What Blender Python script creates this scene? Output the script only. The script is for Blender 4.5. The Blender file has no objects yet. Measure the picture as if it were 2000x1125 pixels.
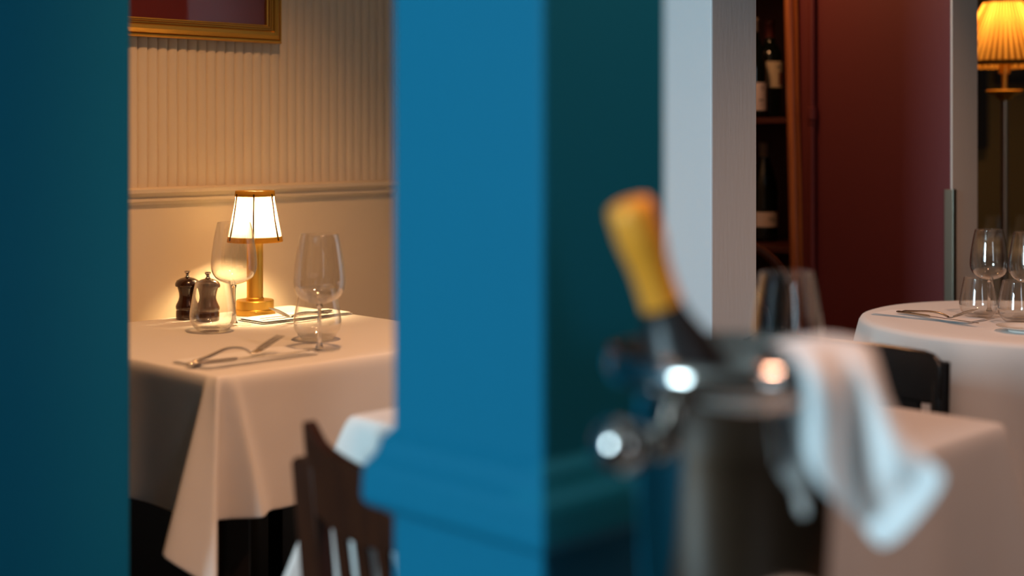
import bpy, bmesh, math, random
from mathutils import Vector, Matrix
random.seed(7)
S = bpy.context.scene
COL = S.collection
PI = math.pi
F = 2000 * 50.0 / 36.0        # focal length in pixels of the 2000x1125 frame
CH, HY = 1.17, 258.0          # camera height, row of the horizon
U = Vector((.70710678, .70710678, 0)); V = Vector((-.70710678, .70710678, 0))

# ------------------------------------------------------------------ camera, world, big lights, exposure
cam_d = bpy.data.cameras.new('camera'); cam = bpy.data.objects.new('camera', cam_d); COL.objects.link(cam)
cam.location = (0, 0, CH); cam.rotation_euler = (PI / 2, 0, 0)
cam_d.lens = 50; cam_d.sensor_width = 36; cam_d.shift_y = -(562.5 - HY) / 2000
cam_d.clip_start = .05
cam_d.dof.use_dof = True; cam_d.dof.focus_distance = 3.08; cam_d.dof.aperture_fstop = 1.4
S.camera = cam
w = bpy.data.worlds.new('world'); S.world = w; w.use_nodes = True
w.node_tree.nodes['Background'].inputs[0].default_value = (1.0, .66, .5, 1)
w.node_tree.nodes['Background'].inputs[1].default_value = .022
S.view_settings.view_transform = 'Standard'; S.view_settings.look = 'None'
S.view_settings.gamma = 1; S.view_settings.use_curve_mapping = False
S.view_settings.exposure = 0.0
S.cycles.use_denoising = True
S.cycles.caustics_reflective = False; S.cycles.caustics_refractive = False
S.cycles.max_bounces = 12; S.cycles.transparent_max_bounces = 24; S.cycles.transmission_bounces = 12
S.cycles.sample_clamp_indirect = 4.0

def lamp(name, kind, loc, power, color, target=None, size=1, size_y=None, blend=None, angle=None, soft=.03):
    d = bpy.data.lights.new(name, kind); o = bpy.data.objects.new(name, d); COL.objects.link(o)
    o.location = loc; d.energy = power; d.color = color
    if kind == 'AREA':
        d.size = size
        if size_y: d.shape = 'RECTANGLE'; d.size_y = size_y
    else:
        d.shadow_soft_size = soft
    if kind == 'SPOT': d.spot_size = angle; d.spot_blend = blend
    if target is not None:
        o.rotation_euler = (Vector(target) - Vector(loc)).to_track_quat('-Z', 'Y').to_euler()
    return o
WARM = (1.0, .50, .25)
WARM2 = (1.0, .52, .32)
lamp('window_daylight', 'AREA', (-3.36, -1.32, 1.75), 172, (.60, .87, 1.0), (.1, 2.0, 1.15), 1.05, 1.6)
lamp('window_daylight_rear', 'AREA', (1.7, -2.2, 1.75), 10, (.74, .88, 1.0), (.55, 2.2, .95), .8, 1.3)
lamp('ceiling_spot_dining', 'SPOT', (-.15, 2.25, 2.65), 108, (1.0, .49, .19), (-.58, 2.86, .75), angle=1.06, blend=.8, soft=.08)
lamp('ceiling_spot_centre', 'SPOT', (.75, 1.35, 2.65), 88, (1.0, .52, .33), (.50, 1.80, .75), angle=1.6, blend=.8, soft=.1)
lamp('ceiling_spot_round', 'SPOT', (1.55, 2.9, 2.65), 42, WARM2, (1.2, 3.1, .75), angle=1.1, blend=.8, soft=.06)
lamp('ceiling_lamp_rack', 'POINT', (.52, 3.70, 1.94), 9, (1, .46, .19), soft=.05)
lamp('ceiling_spot_far', 'SPOT', (1.9, 5.0, 2.6), 16, (1, .6, .25), (1.95, 5.35, .7), angle=1.2, blend=.8, soft=.06)

# ------------------------------------------------------------------ materials
def mat(name, color, rough=.5, metal=0, spec=.5, coat=0, sheen=0, trans=0, ior=1.5, emis=None, estr=0):
    m = bpy.data.materials.new(name); m.use_nodes = True
    b = m.node_tree.nodes['Principled BSDF']
    b.inputs['Base Color'].default_value = (*color, 1); b.inputs['Roughness'].default_value = rough
    b.inputs['Metallic'].default_value = metal; b.inputs['Specular IOR Level'].default_value = spec
    b.inputs['Coat Weight'].default_value = coat; b.inputs['Sheen Weight'].default_value = sheen
    b.inputs['Transmission Weight'].default_value = trans; b.inputs['IOR'].default_value = ior
    if emis:
        b.inputs['Emission Color'].default_value = (*emis, 1); b.inputs['Emission Strength'].default_value = estr
    return m
def bump(m, scale=(60, 60, 60), strength=.1, dist=.002, detail=4, kind='noise', color2=None, fac=.3):
    nt = m.node_tree; n = nt.nodes; l = nt.links; b = n['Principled BSDF']
    tc = n.new('ShaderNodeTexCoord'); mp = n.new('ShaderNodeMapping'); mp.inputs['Scale'].default_value = scale
    l.new(tc.outputs['Object'], mp.inputs[0])
    t = n.new('ShaderNodeTexNoise'); t.inputs['Scale'].default_value = 1; t.inputs['Detail'].default_value = detail
    l.new(mp.outputs[0], t.inputs['Vector'])
    bp = n.new('ShaderNodeBump'); bp.inputs['Strength'].default_value = strength; bp.inputs['Distance'].default_value = dist
    l.new(t.outputs[0], bp.inputs['Height']); l.new(bp.outputs[0], b.inputs['Normal'])
    if color2:
        r = n.new('ShaderNodeValToRGB'); r.color_ramp.elements[0].position = .35; r.color_ramp.elements[1].position = .65
        r.color_ramp.elements[0].color = b.inputs['Base Color'].default_value[:]; r.color_ramp.elements[1].color = (*color2, 1)
        l.new(t.outputs[0], r.inputs[0]); l.new(r.outputs[0], b.inputs['Base Color'])
    return m
M = {}
M['teal'] = bump(mat('teal_paint', (.006, .158, .275), .5, spec=.12), (45, 45, 45), .06, .002)
M['cream'] = bump(mat('cream_paint', (.70, .59, .45), .5), (70, 70, 70), .08, .001)
M['white'] = bump(mat('white_paint', (.64, .71, .76), .5), (90, 90, 14), .25, .002)
M['grey'] = bump(mat('warm_white_paint', (.66, .62, .57), .5), (90, 90, 14), .25, .002)
M['red'] = bump(mat('oxblood_paint', (.130, .018, .020), .55), (60, 60, 14), .2, .002)
M['redwood'] = mat('red_stained_wood', (.06, .010, .006), .45)
M['olive'] = bump(mat('olive_plaster', (.26, .17, .06), .7), (30, 30, 30), .1, .002)
M['ceil'] = mat('ceiling_paint', (.55, .5, .45), .8)
M['floor'] = bump(mat('dark_floorboards', (.045, .025, .015), .65, spec=.15), (4, 60, 4), .1, .002, color2=(.07, .04, .022))
M['cloth'] = bump(mat('white_cotton', (.80, .77, .74), .85, spec=.2, sheen=.2), (9, 9, 9), .12, .012, 5)
M['napkin'] = bump(mat('white_linen', (.90, .90, .90), .85, spec=.2, sheen=.2), (14, 14, 14), .1, .008, 4)
M['black'] = mat('black_lacquer', (.008, .007, .007), .28)
M['walnut'] = bump(mat('walnut_wood', (.055, .014, .004), .42, spec=.25), (60, 60, 5), .08, .001, color2=(.035, .009, .003))
M['orangewood'] = bump(mat('pine_wood', (.50, .16, .035), .45), (70, 70, 3), .2, .002, color2=(.26, .065, .015))
M['darkleg'] = mat('dark_table_leg', (.012, .009, .007), .5)
M['brass'] = mat('satin_brass', (.95, .58, .11), .36, .9)
M['gilt'] = bump(mat('gilt_gold', (.62, .33, .055), .38, .85), (50, 50, 50), .15, .001)
M['giltline'] = mat('dark_gilt', (.20, .06, .015), .5, .5)
M['agedbrass'] = mat('aged_brass', (.62, .47, .34), .38, 1)
M['steel'] = mat('cutlery_steel', (.62, .58, .52), .2, 1)
M['chrome'] = mat('polished_steel', (.58, .54, .51), .07, 1)
M['guard'] = bump(mat('brushed_metal', (.42, .39, .31), .35, 1), (80, 80, 6), .2, .001)
M['gold_foil'] = bump(mat('gold_foil', (1.0, .37, .028), .45, .15), (90, 90, 40), .35, .003)
M['pale_foil'] = mat('pale_foil', (.80, .60, .38), .4, .3)
M['black_foil'] = mat('black_foil', (.012, .011, .012), .35)
M['bottle'] = mat('dark_bottle_glass', (.006, .009, .007), .06, spec=.6)
M['capsule'] = mat('red_capsule', (.10, .016, .016), .35)
M['greycap'] = mat('grey_capsule', (.22, .17, .14), .4)
M['label'] = bump(mat('paper_label', (.78, .68, .52), .7), (200, 200, 200), .05, .0005)
M['pink_label'] = mat('pale_paper_label', (.72, .60, .56), .7)
M['ink'] = mat('label_ink', (.05, .04, .04), .7)
M['redink'] = mat('red_label_patch', (.20, .02, .015), .7)
M['mill'] = bump(mat('dark_mill_wood', (.045, .016, .007), .22, coat=.5), (60, 60, 8), .05, .001, color2=(.028, .010, .005))
M['mill_brown'] = bump(mat('brown_mill_wood', (.105, .042, .018), .22, coat=.5), (60, 60, 8), .05, .001, color2=(.07, .027, .012))
M['art'] = bump(mat('red_print', (.165, .008, .004), .6), (25, 25, 25), .03, .001)
M['bulb'] = mat('lit_bulb', (1, .8, .5), .4, emis=(1, .62, .26), estr=18)
M['saucer'] = mat('white_china', (.85, .84, .80), .15)
M['darkframe'] = mat('dark_frame_wood', (.02, .013, .008), .35)
M['darkart'] = bump(mat('dark_print', (.05, .035, .02), .5), (12, 12, 12), .05, .001, color2=(.09, .06, .03))

def thin_glass(name, tint=(1, 1, 1), boost=1.0, power=2.8, base=.055):
    m = bpy.data.materials.new(name); m.use_nodes = True; n = m.node_tree.nodes; l = m.node_tree.links
    n.clear()
    out = n.new('ShaderNodeOutputMaterial'); mx = n.new('ShaderNodeMixShader')
    tr = n.new('ShaderNodeBsdfTransparent'); tr.inputs[0].default_value = (*tint, 1)
    gl = n.new('ShaderNodeBsdfGlossy'); gl.inputs['Roughness'].default_value = .02; gl.inputs['Color'].default_value = (1, 1, 1, 1)
    lw = n.new('ShaderNodeLayerWeight'); lw.inputs[0].default_value = .5
    po = n.new('ShaderNodeMath'); po.operation = 'POWER'; po.inputs[1].default_value = power
    mu = n.new('ShaderNodeMath'); mu.operation = 'MULTIPLY_ADD'; mu.inputs[1].default_value = .9 * boost; mu.inputs[2].default_value = base; mu.use_clamp = True
    l.new(lw.outputs['Facing'], po.inputs[0]); l.new(po.outputs[0], mu.inputs[0]); l.new(mu.outputs[0], mx.inputs[0])
    l.new(tr.outputs[0], mx.inputs[1]); l.new(gl.outputs[0], mx.inputs[2]); l.new(mx.outputs[0], out.inputs[0])
    return m
M['glass'] = thin_glass('clear_glass', (.985, .98, .97), 1.15)
M['pane'] = thin_glass('picture_glass', (.96, .96, .96), 1.0, 5, .032)
M['glass_soft'] = thin_glass('glass_base', (1, 1, 1), .35, 4, .025)
gm = bpy.data.materials.new('solid_glass'); gm.use_nodes = True; gm.node_tree.nodes.clear()
_o = gm.node_tree.nodes.new('ShaderNodeOutputMaterial'); _g = gm.node_tree.nodes.new('ShaderNodeBsdfGlass')
_g.inputs['IOR'].default_value = 1.48; _g.inputs['Roughness'].default_value = 0
gm.node_tree.links.new(_g.outputs[0], _o.inputs[0]); M['solidglass'] = gm

def shade_mat(name, color, transl, pleats=0, dark=None):
    m = bpy.data.materials.new(name); m.use_nodes = True; n = m.node_tree.nodes; l = m.node_tree.links
    n.clear()
    out = n.new('ShaderNodeOutputMaterial'); mx = n.new('ShaderNodeMixShader'); mx.inputs[0].default_value = transl
    df = n.new('ShaderNodeBsdfDiffuse'); tl = n.new('ShaderNodeBsdfTranslucent')
    df.inputs[0].default_value = (*color, 1); tl.inputs[0].default_value = (*color, 1)
    l.new(df.outputs[0], mx.inputs[1]); l.new(tl.outputs[0], mx.inputs[2]); l.new(mx.outputs[0], out.inputs[0])
    return m
M['shade'] = shade_mat('pleated_cream_fabric', (.92, .86, .74), .14)
M['light_baffle'] = shade_mat('frosted_baffle', (.8, .75, .65), .25)
M['trimband'] = shade_mat('amber_trim_ribbon', (.62, .34, .05), .22)
M['seam'] = shade_mat('shade_seam', (.06, .03, .01), .1)
M['shade_amber'] = shade_mat('amber_pleated_fabric', (.90, .50, .12), .55)
def pleat_stripes(m, n_pleats, dark):
    nt = m.node_tree; n = nt.nodes; l = nt.links
    tc = n.new('ShaderNodeTexCoord'); sx = n.new('ShaderNodeSeparateXYZ'); l.new(tc.outputs['Object'], sx.inputs[0])
    at_ = n.new('ShaderNodeMath'); at_.operation = 'ARCTAN2'; l.new(sx.outputs[1], at_.inputs[0]); l.new(sx.outputs[0], at_.inputs[1])
    mu = n.new('ShaderNodeMath'); mu.operation = 'MULTIPLY'; mu.inputs[1].default_value = n_pleats; l.new(at_.outputs[0], mu.inputs[0])
    si = n.new('ShaderNodeMath'); si.operation = 'SINE'; l.new(mu.outputs[0], si.inputs[0])
    r = n.new('ShaderNodeValToRGB'); r.color_ramp.elements[0].position = .42; r.color_ramp.elements[1].position = .62
    ma = n.new('ShaderNodeMath'); ma.operation = 'MULTIPLY_ADD'; ma.inputs[1].default_value = .5; ma.inputs[2].default_value = .5
    l.new(si.outputs[0], ma.inputs[0]); l.new(ma.outputs[0], r.inputs[0])
    for q in n:
        if q.type in ('BSDF_DIFFUSE', 'BSDF_TRANSLUCENT'):
            r.color_ramp.elements[1].color = q.inputs[0].default_value[:]; r.color_ramp.elements[0].color = (*dark, 1); l.new(r.outputs[0], q.inputs[0])
pleat_stripes(M['shade_amber'], 56, (.30, .12, .018))
M['fringe'] = shade_mat('shade_fringe', (.35, .16, .03), .2)

# ------------------------------------------------------------------ mesh helpers
class MB:
    def __init__(s): s.v = []; s.f = []
    def add(s, vs, fs):
        o = len(s.v); s.v += [tuple(x) for x in vs]; s.f += [tuple(i + o for i in f) for f in fs]; return s
    def box(s, c, d, R=None):
        x, y, z = d[0] / 2, d[1] / 2, d[2] / 2
        vs = [Vector((a * x, b * y, e * z)) for e in (-1, 1) for b in (-1, 1) for a in (-1, 1)]
        if R is not None: vs = [R @ p for p in vs]
        return s.add([p + Vector(c) for p in vs], [(0, 2, 3, 1), (4, 5, 7, 6), (0, 1, 5, 4), (2, 6, 7, 3), (0, 4, 6, 2), (1, 3, 7, 5)])
    def prism(s, poly, z0, z1):           # poly CCW in plan
        n = len(poly); vs = [(p[0], p[1], z0) for p in poly] + [(p[0], p[1], z1) for p in poly]
        fs = [tuple(reversed(range(n))), tuple(range(n, 2 * n))] + [(i, (i + 1) % n, n + (i + 1) % n, n + i) for i in range(n)]
        return s.add(vs, fs)
    def lathe(s, prof, seg=40, c=(0, 0, 0), cap=True, wob=None):
        n = len(prof); vs = []; fs = []
        for k in range(seg):
            a = 2 * PI * k / seg
            for (r, z) in prof:
                rr = r * (1 + (wob(a, z) if wob else 0))
                vs.append((c[0] + rr * math.cos(a), c[1] + rr * math.sin(a), c[2] + z))
        for k in range(seg):
            k2 = (k + 1) % seg
            for i in range(n - 1):
                fs.append((k * n + i, k2 * n + i, k2 * n + i + 1, k * n + i + 1))
        if cap:
            if prof[0][0] > 1e-6: fs.append(tuple(reversed([k * n for k in range(seg)])))
            if prof[-1][0] > 1e-6: fs.append(tuple(k * n + n - 1 for k in range(seg)))
        return s.add(vs, fs)
    def tube(s, pts, rad, seg=12, flat=1.0, upv=(0, 0, 1)):
        pts = [Vector(p) for p in pts]; n = len(pts); up = Vector(upv)
        if not isinstance(rad, list):
            rad = [rad] * n
        vs = []; fs = []
        for i, p in enumerate(pts):
            t = (pts[min(i + 1, n - 1)] - pts[max(i - 1, 0)]).normalized()
            a = t.cross(up)
            if a.length < 1e-4: a = t.cross(Vector((1, 0, 0)))
            a.normalize(); b = a.cross(t).normalized()
            ra, rb = rad[i] if isinstance(rad[i], (tuple, list)) else (rad[i], rad[i] * flat)
            for k in range(seg):
                g = 2 * PI * k / seg
                vs.append(p + a * math.cos(g) * ra + b * math.sin(g) * rb)
        for i in range(n - 1):
            for k in range(seg):
                k2 = (k + 1) % seg
                fs.append((i * seg + k, i * seg + k2, (i + 1) * seg + k2, (i + 1) * seg + k))
        fs.append(tuple(reversed(range(seg)))); fs.append(tuple((n - 1) * seg + k for k in range(seg)))
        return s.add(vs, fs)
    def grid(s, rows):
        m = len(rows[0]); vs = [p for r in rows for p in r]
        fs = [(i * m + j, i * m + j + 1, (i + 1) * m + j + 1, (i + 1) * m + j) for i in range(len(rows) - 1) for j in range(m - 1)]
        return s.add(vs, fs)
    def build(s, name, m, parent=None, smooth=True, bevel=0, subsurf=0, solid=0, angle=.7, loc=None, rot=None, seg=3, fixn=True):
        me = bpy.data.meshes.new(name); me.from_pydata([tuple(p) for p in s.v], [], s.f)
        bm = bmesh.new(); bm.from_mesh(me)
        bmesh.ops.remove_doubles(bm, verts=bm.verts, dist=1e-6)
        if fixn: bmesh.ops.recalc_face_normals(bm, faces=bm.faces)
        bm.to_mesh(me); bm.free()
        o = bpy.data.objects.new(name, me); COL.objects.link(o)
        me.materials.append(M[m] if isinstance(m, str) else m)
        if parent: o.parent = parent
        if loc is not None: o.location = loc
        if rot is not None: o.rotation_euler = rot
        if solid:
            d = o.modifiers.new('solid', 'SOLIDIFY'); d.thickness = solid; d.offset = 0
        if bevel:
            d = o.modifiers.new('bevel', 'BEVEL'); d.width = bevel; d.segments = seg; d.limit_method = 'ANGLE'; d.angle_limit = .6
        if subsurf:
            d = o.modifiers.new('sub', 'SUBSURF'); d.levels = subsurf; d.render_levels = subsurf
        if smooth:
            me.polygons.foreach_set('use_smooth', [True] * len(me.polygons))
            if not subsurf:
                try: me.set_sharp_from_angle(angle=angle)
                except Exception: pass
        return o
def thing(name, label, cat, loc=(0, 0, 0), rz=0, group=None):
    o = bpy.data.objects.new(name, None); COL.objects.link(o); o.empty_display_size = .05
    o.location = loc; o.rotation_euler = (0, 0, rz); return tag(o, label, cat, group)
def tag(o, label, cat, group=None):
    o['label'] = label; o['category'] = cat
    if group: o['group'] = group
    return o
def struct(o): o['kind'] = 'structure'; return o
def copy_tree(o, parent=None, loc=None, rz=None, label=None, scale=None):
    c = o.copy(); COL.objects.link(c)
    if parent: c.parent = parent
    if loc is not None: c.location = loc
    if rz is not None: c.rotation_euler = (0, 0, rz)
    if label: c['label'] = label
    if scale: c.scale = (scale,) * 3
    for ch in list(o.children): copy_tree(ch, c)
    return c
def at(px, py, z):            # point at height z seen at pixel (px, py)
    D = (CH - z) * F / (py - HY); return Vector(((px - 1000) / F * D, D, z))
def pt(px, py, D):            # point at distance D seen at pixel
    return Vector(((px - 1000) / F * D, D, CH - (py - HY) * D / F))
def cat(p, n=4):              # smooth curve through points
    p = [Vector(q) for q in p]; out = []
    for i in range(len(p) - 1):
        a, b, c, d = p[max(i - 1, 0)], p[i], p[i + 1], p[min(i + 2, len(p) - 1)]
        for k in range(n):
            t = k / n
            out.append(.5 * ((2 * b) + (c - a) * t + (2 * a - 5 * b + 4 * c - d) * t * t + (3 * b - a - 3 * c + d) * t ** 3))
    out.append(p[-1]); return out
R45 = Matrix.Rotation(PI / 4, 3, 'Z')

# ------------------------------------------------------------------ the setting
struct(MB().box((1, 2.5, -.05), (12, 11, .1)).build('floor', 'floor', smooth=False))
struct(MB().box((1, 2.5, 2.75), (12, 11, .1)).build('ceiling', 'ceil', smooth=False))
def uv(u, v, z=0): p = U * u + V * v; return Vector((p.x, p.y, z))
WV = 4.03 / math.sqrt(2)                 # wall_back stands at v = WV
# cream wall: plain dado below the rail, beadboard above
mb = MB()
mb.add([uv(.2, WV, 0), uv(3.0, WV, 0), uv(3.0, WV + .12, 0), uv(.2, WV + .12, 0), uv(.2, WV, 1.03), uv(3.0, WV, 1.03), uv(3.0, WV + .12, 1.03), uv(.2, WV + .12, 1.03)],
       [(0, 1, 5, 4), (1, 2, 6, 5), (2, 3, 7, 6), (3, 0, 4, 7), (4, 5, 6, 7), (0, 3, 2, 1)])
wall_back = struct(mb.build('wall_back', 'cream', smooth=False))
P = .0258; prof = [(-.5, .0026), (-.44, .0004), (-.36, -.0009), (-.15, -.0023), (.1, -.0025), (.3, -.0017), (.42, -.0001), (.47, .0018)]
us = []
for k in range(int(2.7 / P)):
    for a, d in prof: us.append((.22 + (k + .5 + a) * P, d))
mb = MB(); rows = [[uv(u, WV + .004 + d, z) for u, d in us] for z in (1.03, 1.9, 2.7)]
mb.grid(rows)
o = mb.build('beadboard_panel', 'cream', angle=1.2, fixn=False); o.parent = wall_back
# chair rail
rp = [(0, 1.006), (-.004, 1.006), (-.006, 1.012), (-.012, 1.014), (-.013, 1.020), (-.010, 1.024), (-.016, 1.030), (-.022, 1.033), (-.023, 1.041), (-.012, 1.044), (.01, 1.045)]
mb = MB(); mb.grid([[uv(.2, WV + d, z) for d, z in rp], [uv(3.0, WV + d, z) for d, z in rp]])
struct(mb.build('trim_1', 'cream', angle=.5))
mb = MB(); mb.prism([uv(.2, WV - .018)[:2], uv(3.0, WV - .018)[:2], uv(3.0, WV + .002)[:2], uv(.2, WV + .002)[:2]], 0, .45)
struct(mb.build('added_dark_panel', 'darkleg', smooth=False))  # dark panel added low on the wall so the area under the table stays black
# teal partition on the left
mb = MB(); pe = Vector((-.590, 2.2, 0)); pu = pe.dot(U); pv = pe.dot(V)
mb.prism([uv(pu - 4.3, pv)[:2], uv(pu, pv)[:2], uv(pu, pv + .10)[:2], uv(pu - 4.3, pv + .10)[:2]], 0, 2.7)
struct(mb.build('wall_left', 'teal', bevel=.004))
# teal pillar
c = Vector((.0313, 1.45, 0)); cu, cv = c.dot(U), c.dot(V); LU, LV = .1987, .236
def ring(e): return [uv(cu - e, cv - e + 0)[:2], uv(cu + LU + e, cv - e)[:2], uv(cu + LU + e, cv + LV + e)[:2], uv(cu - e, cv + LV + e)[:2]]
pil = struct(MB().prism(ring(0), 0, 2.7).build('pillar', 'teal', bevel=.004))
mb = MB()
profd = [(.000, .736), (.004, .738), (.006, .743), (.019, .746), (.024, .752), (.0250, .760), (.0240, .786), (.0215, .795), (.015, .803), (.011, .812), (.009, .822), (.003, .830), (.000, .834)]
for i in range(len(profd) - 1):
    a = ring(profd[i][0]); b = ring(profd[i + 1][0]); za, zb = profd[i][1], profd[i + 1][1]
    mb.add([(p[0], p[1], za) for p in a] + [(p[0], p[1], zb) for p in b], [(k, (k + 1) % 4, 4 + (k + 1) % 4, 4 + k) for k in range(4)])
mb.build('dado_rail', 'teal', pil, smooth=False, angle=.4)
mb = MB()
for e0, z0, z1 in ((.012, 0, .14), (.006, .14, .155)): mb.prism(ring(e0), z0, z1)
mb.build('skirting_board', 'teal', pil, smooth=False)
# white wall end in the middle
wc = Vector((.1404 * 3.0, 3.0, 0)); wu, wv_ = wc.dot(U), wc.dot(V)
mb = MB(); mb.prism([uv(wu, wv_)[:2], uv(wu + .163, wv_)[:2], uv(wu + .163, WV)[:2], uv(wu, WV)[:2]], 0, 2.7)
struct(mb.build('wall_middle', 'white', bevel=.004))
# oxblood wall with pale end on the right
rc = Vector((.3085 * 3.7, 3.7, 0)); ru, rv = rc.dot(U), rc.dot(V)
wr = struct(MB().prism([uv(ru, rv)[:2], uv(ru + .137, rv)[:2], uv(ru + .137, rv + .47)[:2], uv(ru, rv + .47)[:2]], 0, 2.7).build('wall_right', 'red', bevel=.003))
MB().prism([uv(ru + .001, rv - .004)[:2], uv(ru + .138, rv - .004)[:2], uv(ru + .138, rv + .001)[:2], uv(ru + .001, rv + .001)[:2]], 0, 2.7).build('end_face', 'grey', wr, smooth=False)
# far room
struct(MB().box((3.2, 6.1, 1.35), (4.4, .1, 2.7)).build('wall_far', 'olive', smooth=False))
# window behind the left shoulder, where the daylight enters
wn = Vector((.1, 2.0, 0)) - Vector((-3.36, -1.32, 0)); ang = math.atan2(wn.y, wn.x) - PI / 2
Rw = Matrix.Rotation(ang, 3, 'Z'); wcn = Vector((-3.36, -1.32, 0)) - wn.normalized() * .22
mb = MB()
for cx, cz, dx, dz in ((-1.42, 1.35, 1.0, 2.7), (1.42, 1.35, 1.0, 2.7), (0, .4, 1.84, .8), (0, 2.65, 1.84, .10)):
    mb.box(wcn + Rw @ Vector((cx, 0, cz)), (dx, .12, dz), Rw)
struct(mb.build('wall_front', 'walnut', smooth=False))
mb = MB()
for cx, cz, dx, dz in ((-.89, 1.70, .06, 1.80), (.89, 1.70, .06, 1.80), (0, .83, 1.84, .06), (0, 2.57, 1.84, .06), (0, 1.70, .04, 1.7)):
    mb.box(wcn + Rw @ Vector((cx, 0, cz)), (dx, .08, dz), Rw)
struct(mb.build('window_1', 'white', smooth=False))

# ------------------------------------------------------------------ tablecloths and tables
def skirt(name, centre, a, b, h, corners, label, top=.752, seed=1, margin=.10, wave=.010, group=None):
    """cloth over a table whose sides run along U (half a) and V (half b); corners: templates for the four corners
    in the order (-a,-b), (a,-b), (a,b), (-a,b): lists of (n1, n2, drop) with n1/n2 the outward normals of the sides before/after."""
    rnd = random.Random(seed)
    C0 = Vector((centre[0], centre[1], 0))
    cs = [(-a, -b), (a, -b), (a, b), (-a, b)]
    nb = [(-U, -V), (-V, U), (U, V), (V, -U)]
    tops = []; bots = []
    rr = .012
    for i in range(4):
        cx, cy = cs[i]; nx, ny = cs[(i + 1) % 4]
        corner = C0 + U * cx + V * cy; n1, n2 = nb[i]
        tpl = corners[i]; m = len(tpl)
        for j, (p, q, dz) in enumerate(tpl):
            f = j / (m - 1)
            t = corner - n2 * 0 + (n2 * -.045 * (1 - min(1, 2 * f)) + n1 * -.045 * max(0, 2 * f - 1))
            tops.append((t, (n1 * (1 - f) + n2 * f))); bots.append((corner + n1 * p + n2 * q, dz))
        e0 = Vector((cx, cy)); e1 = Vector((nx, ny)); L = (e1 - e0).length; n = max(4, int((L - 2 * margin) / .035))
        ph = rnd.random() * 6; k1 = rnd.uniform(14, 20)
        for j in range(n + 1):
            s = margin + (L - 2 * margin) * j / n; q = e0.lerp(e1, s / L)
            t = C0 + U * q.x + V * q.y
            wv = .014 + wave * (math.sin(ph + k1 * s) + .5 * math.sin(2.3 * k1 * s + ph * 2))
            tops.append((t, n2)); bots.append((t + n2 * (wv + .004), -h + .004 * math.sin(9 * s + ph)))
    N = len(tops); fr = [0, .015, .05, .12, .25, .4, .55, .7, .85, .96, 1.0]
    mb = MB(); vs = []
    ctr = C0
    for s_in in (.86, .95, .985):
        for (t, n) in tops: 
            p = ctr + (t - ctr) * s_in; vs.append((p.x, p.y, top))
    for f in fr:
        for (t, n), (q, dz) in zip(tops, bots):
            off = n.normalized() * .005 * min(1, f / .05)
            p = t + off + (q - t) * f
            z = top + dz * f - (.0015 if f == 0 else 0)
            vs.append((p.x, p.y, z))
    K = len(fr) + 3
    fs = [(r * N + i, (r + 1) * N + i, (r + 1) * N + (i + 1) % N, r * N + (i + 1) % N) for r in range(K - 1) for i in range(N)]
    fs.append(tuple(range(N)))
    mb.add(vs, fs)
    o = mb.build(name, 'cloth', subsurf=1, solid=.0012)
    return tag(o, label, 'tablecloth', group)

h1 = .245
plain = lambda h: [(.016, -.07, -h), (.03, -.02, -h - .02), (.055, .03, -h - .06), (.05, .055, -h - .08), (.02, .035, -h - .04), (-.03, .022, -h - .01), (-.075, .016, -h)]
NL = Vector((-.503, 2.43, 0)); TU, TV = .69, .735
tc = NL + U * TU / 2 + V * TV / 2
tplNL = [(.014, -.085, -h1), (.022, -.050, -h1 - .005), (.030, -.030, -h1 - .010), (.104, -.002, -h1 - .034), (.110, .008, -h1 - .037), (.085, .046, -h1 - .06), (.062, .084, -h1 - .082),
         (.056, .087, -h1 - .084), (.040, .060, -h1 - .05), (.012, .004, -h1 - .005), (.000, -.012, -h1), (-.040, .022, -h1 + .0), (-.056, .044, -h1 + .002), (-.064, .046, -h1 + .003), (-.080, .026, -h1 + .004), (-.100, .018, -h1 + .004)]
skirt('tablecloth', tc, TU / 2, TV / 2, h1, [tplNL, plain(h1), [(min(p, .05), min(q, .012), d) for p, q, d in plain(h1)], [(min(p, .012), min(q, .05), d) for p, q, d in plain(h1)]], 'white tablecloth with a long hanging corner on the table with the lit brass lamp', seed=3, wave=.006)
def rect_table(name, centre, a, b, label, pedestal=False):
    t = thing(name, label, 'table', (centre[0], centre[1], 0), PI / 4)
    MB().box((0, 0, .734), (2 * a - .004, 2 * b - .004, .03)).build('tabletop', 'darkleg', t, bevel=.004)
    if pedestal:
        MB().box((0, 0, .37), (.06, .06, .70)).build('pedestal', 'darkleg', t, bevel=.004)
        MB().lathe([(0, 0), (.07, 0), (.07, .012), (.04, .025), (0, .025)], 32, cap=False).build('base', 'darkleg', t)
        return t
    for sx in (-1, 1):
        for sy in (-1, 1):
            MB().box((sx * (a - .07), sy * (b - .07), .3595), (.055, .055, .719)).build('leg', 'darkleg', t, bevel=.004)
    return t
rect_table('dining_table', tc, TU / 2, TV / 2, 'dark table with square black legs under the lamp table cloth')
Lc = Vector((-.24, 2.1, 0)); MU, MV = .63, .71; h2 = .27
mc = Lc + U * MU / 2 - V * MV / 2
tplL = [(.014, -.085, -h2), (.024, -.04, -h2 - .01), (.036, .02, -h2 - .03), (.052, .135, -h2 - .07), (.050, .140, -h2 - .07), (.036, .09, -h2 - .06), (.010, .035, -h2 - .03), (-.03, .014, -h2), (-.08, .012, -h2)]
tplR = [(.012, -.085, -h2), (.016, -.03, -h2), (.022, .02, -.245), (.020, .07, -.20), (.008, .098, -.215), (-.02, .05, -.24), (-.05, .022, -.25), (-.085, .018, -h2)]
skirt('tablecloth', mc, MU / 2, MV / 2, h2, [plain(h2), tplR, plain(h2), tplL], 'white tablecloth on the table behind the teal pillar and steel bucket', seed=9, wave=.007)
rect_table('dining_table', mc, MU / 2, MV / 2, 'dark table under the white cloth behind the teal pillar', True)

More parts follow.
